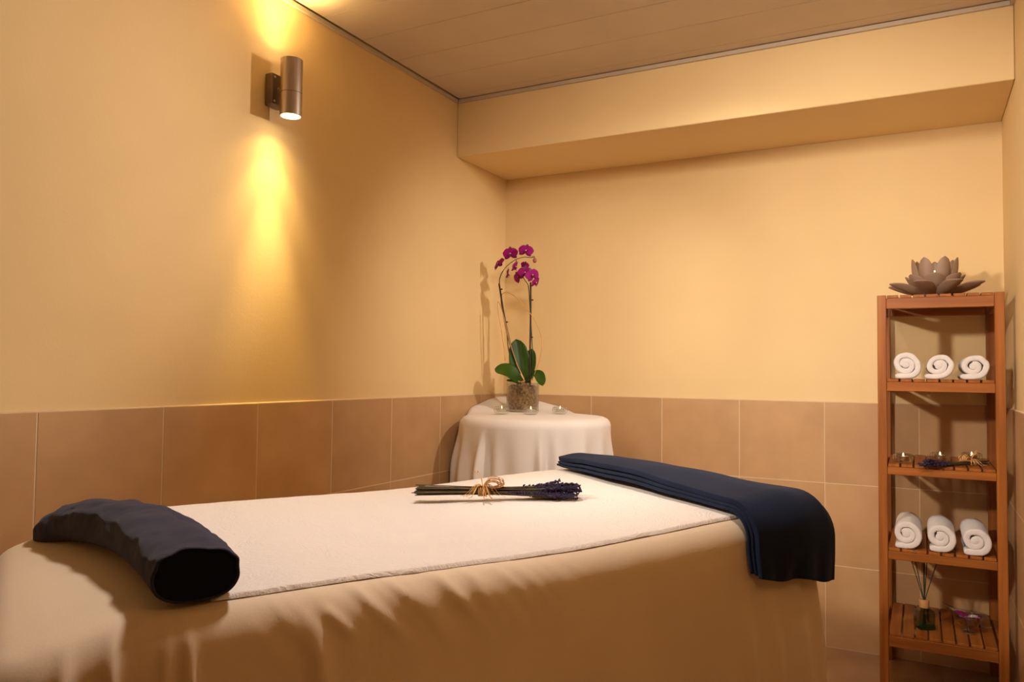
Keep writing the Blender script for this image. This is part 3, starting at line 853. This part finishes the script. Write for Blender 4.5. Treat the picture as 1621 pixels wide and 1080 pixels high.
leaf(at(826, 606, PY - .01), at(806, 588, PY - 0.055), at(783, 584, PY - 0.075), 0.088, Vector((0.15, -0.65, 0.75)), 0.16)
leaf(at(826, 609, PY), at(814, 605, PY - 0.05), at(802, 603, PY - 0.085), 0.050, Vector((0.1, -0.3, 0.95)), 0.2)
leaf(at(830, 606, PY - .005), at(850, 592, PY - 0.02), at(859, 611, PY - 0.05), 0.058, Vector((0.35, -0.5, 0.7)), 0.2)

def stem(pix, depth, rad, mat, name, parent=orchid, n=7):
    pts = [ol(at(px, py, PY + (depth[k] if hasattr(depth, '__len__') else depth))) for k, (px, py) in enumerate(pix)]
    m = MB(); pts = catmull(pts, n); m.tube(pts, rad, 8); return m.build(name, mat, parent)
stick1 = stem([(829, 613), (812, 560), (800, 510), (790, 449)], [0, -0.010, -0.010, -0.008], 0.0044, 'stick', 'support_stick')
stick2 = stem([(839, 613), (839, 560), (840, 500), (840, 447)], -0.010, 0.0044, 'stick', 'support_stick')
stalk1 = stem([(822, 606), (806, 558), (802, 522), (797, 490), (791, 452), (792, 438), (800, 424), (813, 413), (822, 409), (831, 407), (840, 408), (847, 407)],
              [0.0, 0.0, -.004, -.006, -.006, -.006, -.012, -.02, -.026, -.03, -.034, -.036], [0.0024] * 40 + [0.0017] * 38, 'stalk', 'flower_stalk')
stalk2 = stem([(831, 606), (843, 578), (842, 540), (840, 505), (838, 470), (836, 452), (831, 444), (827, 436), (828, 426), (831, 421)],
              [0.0, 0, 0, 0, 0, -.006, -.014, -.02, -.026, -.028], [0.0024] * 35 + [0.0018] * 29, 'stalk', 'flower_stalk')
for (px, py), par in (((792.5, 458), stick1), ((801, 510), stick1), ((841, 475), stick2), ((840.5, 534), stick2)):
    m = MB(); P = ol(at(px, py, PY - 0.002)); m.blob(P + RX * 0.004, 0.0055, 1, (1, 1, 0.8)); m.tube([P - RX * 0.006, P + RX * 0.010], 0.0028, 6); m.build('clip', 'stick', par)
stem([(829, 600), (818, 575), (806, 538), (797, 500), (789, 478), (788, 490), (793, 520), (797, 548), (800, 571)], [0, -.02, -.03, -.03, -.03, -.03, -.03, -.02, -.02], 0.0018, 'raffia', 'raffia_strand')
stem([(830, 600), (815, 570), (804, 535), (797, 502), (793, 480), (795, 466), (806, 464), (822, 476), (840, 497), (853, 521), (858, 545), (853, 573), (842, 602)], [0, -.01, -.01, -.01, 0, 0, 0, -.01, -.02, -.02, -.02, -.02, -.01], 0.0018, 'raffia', 'raffia_strand')
m = MB(); P = ol(at(824, 592, PY - 0.02)); m.tube([P, ol(at(831, 604, PY - 0.02))], 0.0035, 6); m.build('raffia_knot', 'raffia', orchid)

def petal_mesh(mb, L, Wd, basew, ang, tilt, cup, z0=0.0, nu=8, nv=6):
    """petal in a flower facing +z (local), base at the centre, pointing at ang"""
    rows = []
    for i in range(nu + 1):
        s = i / nu; w = Wd / 2 * (math.sin(PI * min(1.0, (s * 0.86 + 0.14)) ** 1.1) ** 0.7) if s < 1 else 0.02 * Wd
        w = max(w, basew if s < 0.1 else 0.0004)
        row = []
        for j in range(nv + 1):
            q = (j / nv) * 2 - 1
            x = L * s; y = w * q; z = z0 + L * s * tilt - cup * (s ** 2) * L + 0.10 * w * q * q
            ca, sa = math.cos(ang), math.sin(ang)
            row.append(Vector((x * ca - y * sa, x * sa + y * ca, z)))
        rows.append(row)
    a = mb.grid(rows); rows2 = [[p - Vector((0, 0, 0.0008)) for p in r] for r in rows]; b = mb.grid(rows2)
    c = nv + 1
    for i in range(nu):
        for j in (0, nv): mb.face(a + i * c + j, a + (i + 1) * c + j, b + (i + 1) * c + j, b + i * c + j)
def flower_template(r=0.038):
    ms = MB()
    for a in (PI / 2, PI / 2 + 2.2, PI / 2 - 2.2): petal_mesh(ms, r * 1.0, r * 0.62, 0.002, a, 0.05, 0.12)
    out = [('flower', ms, ['sepal'])]
    for a in (0.22, PI - 0.22):
        mp = MB(); petal_mesh(mp, r * 1.05, r * 1.25, 0.003, a, 0.14, 0.22, 0.0012); out.append(('petal', mp, ['petal']))
    ml = MB()
    petal_mesh(ml, r * 0.55, r * 0.30, 0.003, -PI / 2, 0.55, -0.1, 0.003)
    for a in (-PI / 2 - 0.9, -PI / 2 + 0.9): petal_mesh(ml, r * 0.34, r * 0.20, 0.002, a, 0.9, 0.1, 0.003)
    ml.cur = 1; ml.blob((0, 0.001, 0.006), 0.0034, 1, (1, 1, 1.2)); out.append(('lip', ml, ['lip', 'column']))
    return out
def build_flower(P, face, roll, scale=1.0):
    global flower0
    if flower0 is None:
        objs = []
        for nm, mb, mats in flower_template():
            objs.append(mb.build(nm, mats, orchid if nm == 'flower' else objs[0]))
        f = flower0 = objs[0]
    else: f = copy_tree(flower0, orchid)
    q = Vector(face).normalized().to_track_quat('Z', 'Y')
    f.rotation_euler = (q.to_matrix() @ Matrix.Rotation(roll, 3, 'Z')).to_euler()
    f.location = ol(P); f.scale = (scale,) * 3
    return f
flower0 = None
F_ = -FZ
def fdir(right, up=0.0, toward=1.0): return F_ * toward + RX * right + Vector((0, 0, 1)) * up
FL = [  # px, py, depth, facing (right, up, toward), roll, scale
    (808, 402, -0.040, (-0.25, 0.10, 1), 0.10, 1.0), (832.5, 397.5, -0.045, (-0.10, 0.25, 1), -0.20, 0.98), (790, 418, -0.02, (-0.9, 0.55, 0.55), 0.35, 0.98),
    (803.5, 434, -0.010, (1.0, -0.15, 0.10), 0.0, 0.92), (815, 422, -0.030, (0.9, -0.35, 0.25), 0.2, 0.92), (831, 420, -0.005, (0.2, 0.35, -0.9), 0.3, 0.55),
    (831.5, 432, -0.060, (-0.1, 0.10, 1), 0.0, 0.95), (821, 438.5, -0.040, (-0.65, -0.15, 0.7), 0.6, 0.85), (842.5, 436, -0.050, (0.45, 0.15, 0.9), 0.35, 1.0),
    (847.5, 447, -0.040, (0.85, -0.45, 0.45), 0.2, 0.85)]
for px, py, dp, fc, rl, sc in FL: build_flower(at(px, py, PY + dp), fdir(*fc), rl, sc)
m = MB(); P = ol(at(846.5, 412.5, PY - 0.036)); m.blob(P, 0.0115, 2, (0.85, 0.85, 1.1)); m.build('bud', 'bud', orchid)
stem([(840, 408), (845, 405.5), (846, 409)], -0.036, 0.0011, 'stalk', 'bud_stem')

# ------------------------------------------------------------------ shelf unit
X0, X1, Y0, Y1 = 1.816, 2.218, -0.450, -0.004
PW = 0.030
shelf = thing('shelf_unit', (X0, Y0, 0), 'tall narrow teak shelf unit with slatted shelves beside the right wall', 'shelf')
def sb(name, mat, x0, x1, y0, y1, z0, z1, bev=0.0015):
    """box part with its own origin, local to the shelf"""
    m = MB(); cx, cy, cz = (x0 + x1) / 2, (y0 + y1) / 2, (z0 + z1) / 2
    m.box(x0 - cx, x1 - cx, y0 - cy, y1 - cy, z0 - cz, z1 - cz, bev)
    return m.build(name, mat, shelf, smooth=False, loc=(cx - X0, cy - Y0, cz))
PT = 1.464
for x in (X0, X1 - PW):
    for y in (Y0, Y1 - PW): sb('post', 'wood_z', x, x + PW, y, y + PW, 0.0, PT)
TIERS = [(0.182, 0.220), (0.497, 0.526), (0.804, 0.832), (1.110, 1.144), (1.414, 1.453)]
SLAT = 0.011
for z0, z1 in TIERS:
    e = 0.0004
    sb('rail', 'wood_x', X0 + PW + e, X1 - PW - e, Y0 + 0.003, Y0 + 0.023, z0, z1); sb('rail', 'wood_x', X0 + PW + e, X1 - PW - e, Y1 - 0.023, Y1 - 0.003, z0, z1)
    sb('side_rail', 'wood_y', X0 + 0.004, X0 + 0.022, Y0 + PW + e, Y1 - PW - e, z0, z1); sb('side_rail', 'wood_y', X1 - 0.022, X1 - 0.004, Y0 + PW + e, Y1 - PW - e, z0, z1)
    xa, xb = X0 + PW + 0.003, X1 - PW - 0.003; pitch = (xb - xa + 0.006) / 8
    for k in range(8): sb('slat', 'wood_y', xa + k * pitch, xa + k * pitch + pitch - 0.006, Y0 + 0.007, Y1 - 0.007, z1 + 0.0003, z1 + SLAT, 0.0012)
TOP = [z1 + SLAT for z0, z1 in TIERS]

# ------------------------------------------------------------------ rolled towels
def rolled_towel(x, y, z, w, h, label, group, phase=0.0, turns=2.15, slant=0.0, depth=0.26, seed=0):
    """roll seen end-on from -y; tail lies flat at the lower left"""
    rnd = random.Random(seed)
    th = h * 0.5 / (turns + 0.80)
    pts = []
    Ro = h / 2 - th / 2
    n = int(turns * 44)
    # tail: flat strip from the left along the bottom to under the roll
    tail = 0.92 * Ro
    for k in range(8): pts.append(Vector((-tail * (1 - k / 8), -Ro)))
    for k in range(n + 1):
        a = -PI / 2 + 2 * PI * turns * k / n
        r = Ro - th * max(0, (k / n * turns - 0.10))
        r = max(r, th * 0.30)
        pts.append(Vector((r * math.cos(a), r * math.sin(a))))
    sx = w / h
    out = []
    for k, q in enumerate(pts):
        wob = 0.0022 * noise.noise((q.x * 50 + seed, q.y * 50, seed))
        X_ = q.x * sx + slant * q.y; Z_ = q.y
        out.append(Vector((X_ + wob, Z_ + wob * 0.5)))
    N = len(out)
    # outline: left and right offsets along the curve
    nor = []
    for k in range(N):
        t_ = out[min(k + 1, N - 1)] - out[max(k - 1, 0)]
        t_.normalize(); nor.append(Vector((t_.y, -t_.x)))
    secs = []
    prof = [(0.0, 0.45), (0.001, 0.74), (0.0028, 0.91), (0.006, 0.99), (0.02, 1.0)] + [(depth * f, 1.0) for f in (0.3, 0.6, 0.85)] + [(depth - 0.008, 0.985), (depth - 0.0012, 0.6), (depth, 0.25)]
    m = MB(); rows = []
    K = 10
    for dep, sc in prof:
        ring = []
        hs = [th * 0.5 * sc * 1.01] * N
        for k in range(N):
            e = 1.0
            if k < 4: e = (0.45, 0.8, 0.95, 1)[k]
            if k > N - 4: e = (0.4, 0.75, 0.95)[N - 1 - k]
            hs[k] *= e
        bulge = [0.004 * noise.noise((k * 0.05 + seed, 3, seed)) * (1 if dep < 0.02 else 0) + 0.006 * (k / N) * (1 if dep < 0.02 else 0) for k in range(N)]
        L_ = [Vector((out[k].x + nor[k].x * hs[k], dep + bulge[k], out[k].y + nor[k].y * hs[k])) for k in range(N)]
        R2 = [Vector((out[k].x - nor[k].x * hs[k], dep + bulge[k], out[k].y - nor[k].y * hs[k])) for k in range(N - 1, -1, -1)]
        ring = L_ + R2
        for p in ring:
            p += Vector((noise.noise(p * 70), 0, noise.noise(p * 70 + Vector((9, 9, 9))))) * 0.0012
            p.z = max(p.z, -h / 2)
        rows.append(ring)
    i0 = m.grid(rows, closed_v=True); M2 = 2 * N
    for base_ in (i0, i0 + (len(prof) - 1) * M2):
        for k in range(N - 1): m.face(base_ + k, base_ + k + 1, base_ + M2 - 2 - k, base_ + M2 - 1 - k)
    m.tube([(0, 0.004, 0), (0, 0.007, 0), (0, depth - 0.007, 0), (0, depth - 0.004, 0)], [th * 0.45, th * 0.68, th * 0.68, th * 0.45], 14)
    o = m.build('rolled_towel', 'terry', loc=(x, y, z + h / 2 + 0.0008))
    tag(o, label, 'towel', group); return o
g1, g2 = 'rolled towels on the upper shelf', 'rolled towels on the lower shelf'
zt = TOP[3]
xs_ = [1.911, 2.016, 2.124]
rolled_towel(1.909, -0.440, zt, 0.106, 0.104, 'left rolled white towel on the upper slatted shelf under the lotus', g1, turns=1.8, slant=-0.10, seed=1)
rolled_towel(2.015, -0.438, zt, 0.105, 0.096, 'middle rolled white towel on the upper slatted shelf under the lotus', g1, turns=1.75, slant=0.16, seed=2)
rolled_towel(2.1235, -0.436, zt, 0.108, 0.094, 'right rolled white towel on the upper slatted shelf under the lotus', g1, turns=1.55, slant=0.05, seed=5)
zt = TOP[1]
rolled_towel(1.907, -0.440, zt, 0.106, 0.106, 'left rolled white towel on the lower shelf above the reed diffuser', g2, turns=1.7, slant=-0.05, seed=7)
rolled_towel(2.014, -0.438, zt, 0.106, 0.104, 'middle rolled white towel on the lower shelf above the reed diffuser', g2, turns=1.6, slant=-0.12, seed=8)
rolled_towel(2.1225, -0.438, zt, 0.108, 0.102, 'right rolled white towel on the lower shelf above the glass boat', g2, turns=1.5, slant=-0.10, seed=11)

# ------------------------------------------------------------------ middle shelf: candles and lavender
zm = TOP[2] + 0.0004
gh, gt = 'candle holders on the shelf', 'tealights on the shelf'
candle(1.897, -0.365, zm, 'leftmost on the middle wooden shelf', gh, gt)
candle(2.020, -0.235, zm, 'behind lavender on the middle wooden shelf', gh, gt)
candle(2.128, -0.155, zm, 'rear right of the middle wooden shelf', gh, gt)
lavender('lavender_bunch', (2.168, -0.285, zm + 0.001), math.atan2(-0.200, -0.205), 0.292, 24, 0.0011, 0.75,
         'short dried lavender bunch with raffia bow on the middle wooden shelf', raffia_scale=0.95, bow_t=0.22, droop=0.0)

# ------------------------------------------------------------------ lotus candle holder
def lotus():
    LXc, LYc = 2.008, -0.262
    root = thing('lotus_candle_holder', (LXc, LYc, PT + 0.0004), 'taupe ceramic lotus candle holder on top of the wooden shelf', 'candle holder')
    m = MB(); m.lathe([(0.0, 0.0), (0.040, 0.0), (0.044, 0.003), (0.044, 0.008), (0.030, 0.012), (0.025, 0.020), (0.025, 0.078), (0.0235, 0.0795), (0.0, 0.0796)], 32); m.build('base', 'clay', root)
    def petal(az, r0, tilt, L, Wd, bend, z0, sharpness=0.75):
        m = MB(); n, c = 16, 11; rows = []
        for i in range(n + 1):
            s = i / n; w = Wd / 2 * math.sqrt(max(0.0, 1 - ((s - 0.56) / (0.44 if s > 0.56 else 0.64)) ** 2))
            w = max(w, 0.0006)
            th = tilt - bend * (s - 0.5)       # angle from vertical, closing inwards near the tip
            row = []
            for j in range(c):
                q = j / (c - 1) * 2 - 1
                row.append((s, w * q, q))
            rows.append((th, row))
        x, z = r0, z0; P = []; prev = 0
        for i, (th, row) in enumerate(rows):
            if i: x += math.sin(th) * L / n; z += math.cos(th) * L / n
            nx, nz = math.cos(th), -math.sin(th)
            P.append([Vector((x + nx * (-0.55 * row[j][1] ** 2 / (Wd * 0.5)) , row[j][1], z + nz * (-0.55 * row[j][1] ** 2 / (Wd * 0.5)))) for j in range(c)])
        m.grid(P)
        o = m.build('petal', 'clay', root)
        o.rotation_euler = (0, 0, az)
        sm = o.modifiers.new('thickness', 'SOLIDIFY'); sm.thickness = 0.0055; sm.offset = 0
        bv = o.modifiers.new('round', 'BEVEL'); bv.width = 0.0022; bv.segments = 2; bv.limit_method = 'ANGLE'; bv.angle_limit = math.radians(50)
        return o
    view = math.atan2(CAM.y - LYc, CAM.x - LXc)
    D = math.radians
    for k in range(7): petal(view + D(180 / 7 + 360 / 7 * k), 0.045, D(14), 0.146, 0.053, D(36), 0.010)
    for k in range(7): petal(view + D(360 / 7 * k), 0.042, D(38), 0.101, 0.072, D(26), 0.008)
    for k in range(8): petal(view + D(27 + 45 * k), 0.040, D(72), 0.138, 0.066, D(22), 0.010)
lotus()
t_ = copy_tree(tea0); t_.location = (2.008, -0.262, PT + 0.0804)
t_['label'] = 'lit tealight inside the taupe ceramic lotus on the shelf top'; t_['group'] = 'tealights on the shelf'
cup_raise = t_
t_.location.z += 0.0

# ------------------------------------------------------------------ bottom shelf: diffuser and glass boat
def diffuser():
    z = TOP[0] + 0.0004
    root = thing('reed_diffuser', (1.962, -0.325, z), 'square green glass reed diffuser with pale wooden collar on the bottom shelf', 'diffuser', rz=math.radians(22))
    def sq(m, prof, r=0.010):
        rows = []
        for hw, zz in prof:
            lp = rr_loop(hw, hw, min(r, hw * 0.9), 2, 2, 5); rows.append([Vector((a, b, zz)) for a, b in lp])
        return m.grid(rows, closed_v=True), len(rows[0])
    m = MB(); i0, c = sq(m, [(0.026, 0.0), (0.0285, 0.003), (0.0285, 0.060), (0.026, 0.068), (0.018, 0.073), (0.0135, 0.076), (0.0135, 0.084)], 0.006)
    m.face(*[i0 + k for k in range(c)][::-1]); m.build('bottle', 'diffuser_glass', root, sharp=50)
    m = MB(); i0, c = sq(m, [(0.0262, 0.004), (0.0268, 0.006), (0.0268, 0.016), (0.0262, 0.0165)], 0.005)
    m.face(*[i0 + k for k in range(c)][::-1]); m.face(*[i0 + 3 * c + k for k in range(c)]); m.build('oil', 'diffuser_oil', root, sharp=50)
    m = MB(); m.lathe([(0.0140, 0.0765), (0.0165, 0.0765), (0.0170, 0.078), (0.0170, 0.1035), (0.0160, 0.105), (0.006, 0.105), (0.006, 0.100)], 28); m.build('collar', 'cork', root, sharp=40)
    for k, (dx, dy) in enumerate(((-0.043, 0.01), (-0.036, -0.012), (0.000, 0.006), (-0.004, -0.016), (0.016, 0.010), (0.046, -0.006))):
        m = MB(); m.tube([(-dx * 0.12, -dy * 0.12, 0.012), (dx * 0.05, dy * 0.05, 0.105), (dx, dy, 0.252)], 0.0016, 6); m.build('reed', 'reed', root)
diffuser()
def boat():
    z = TOP[0] + 0.0004
    root = thing('glass_sauce_boat', (2.105, -0.300, z), 'small clear glass sauce boat with handle on the bottom shelf', 'glass dish', rz=math.radians(158))
    # local +x = spout
    m = MB(); m.lathe([(0.0, 0.0), (0.026, 0.0), (0.028, 0.002), (0.022, 0.006), (0.009, 0.010), (0.008, 0.018), (0.014, 0.022)], 28); m.build('foot', 'boat_glass', root)
    rows = []
    for k in range(11):
        s = k / 10; zz = 0.022 + 0.048 * s; r_ = []
        R1 = 0.013 + 0.033 * math.sin(s * PI * 0.5) ** 0.55
        for j in range(36):
            a = 2 * PI * j / 36; ex = 1.0 + 0.18 * s
            sp = max(0.0, math.cos(a)) ** 6 * s ** 1.6
            r_.append(Vector((R1 * math.cos(a) * ex + sp * 0.034, R1 * math.sin(a) * (0.86 - 0.2 * max(0, math.cos(a)) * s), zz + sp * 0.016 + 0.004 * s * max(0, -math.cos(a)))))
        rows.append(r_)
    inner = [[Vector((p.x * 0.95, p.y * 0.95, p.z + 0.0015 * (1 - k / 10))) for p in r] for k, r in enumerate(rows)][::-1]
    m = MB(); i0 = m.grid(rows + inner, closed_v=True); m.face(*[i0 + j for j in range(36)][::-1]); m.build('bowl', 'boat_glass', root)
    m = MB(); m.tube(catmull([(-0.052, 0, 0.067), (-0.070, 0, 0.068), (-0.080, 0, 0.052), (-0.068, 0, 0.034), (-0.044, 0, 0.035)], 8), 0.0036, 10); m.build('handle', 'boat_glass', root)
    m = MB(); m.tube([p + Vector((0, 0, 0.0006)) for p in rows[-1]] + [rows[-1][0] + Vector((0, 0, 0.0006))], 0.0019, 6); m.build('rim', 'glass', root)
    fl_ = thing('orchid_blossom', (2.105, -0.300, z + 0.050), 'loose pink and violet orchid petals lying in the small glass sauce boat', 'flower', rz=math.radians(150))
    spec = [(0.2, 'petal', 0.050, 0.040, 0.75, 0.004), (1.25, 'violet_petal', 0.040, 0.036, 0.80, 0.0), (2.3, 'pale_petal', 0.042, 0.036, 0.85, 0.002),
            (3.3, 'violet_petal', 0.040, 0.034, 0.80, 0.0), (4.3, 'pale_petal', 0.036, 0.034, 0.70, 0.003), (5.3, 'petal', 0.040, 0.036, 0.60, 0.0)]
    for a, mt, L, Wd, tl, zz in spec:
        m = MB(); petal_mesh(m, L, Wd, 0.003, a, tl, 0.35); m.build('petal', mt, fl_, loc=(0, 0, zz - 0.006))
boat()
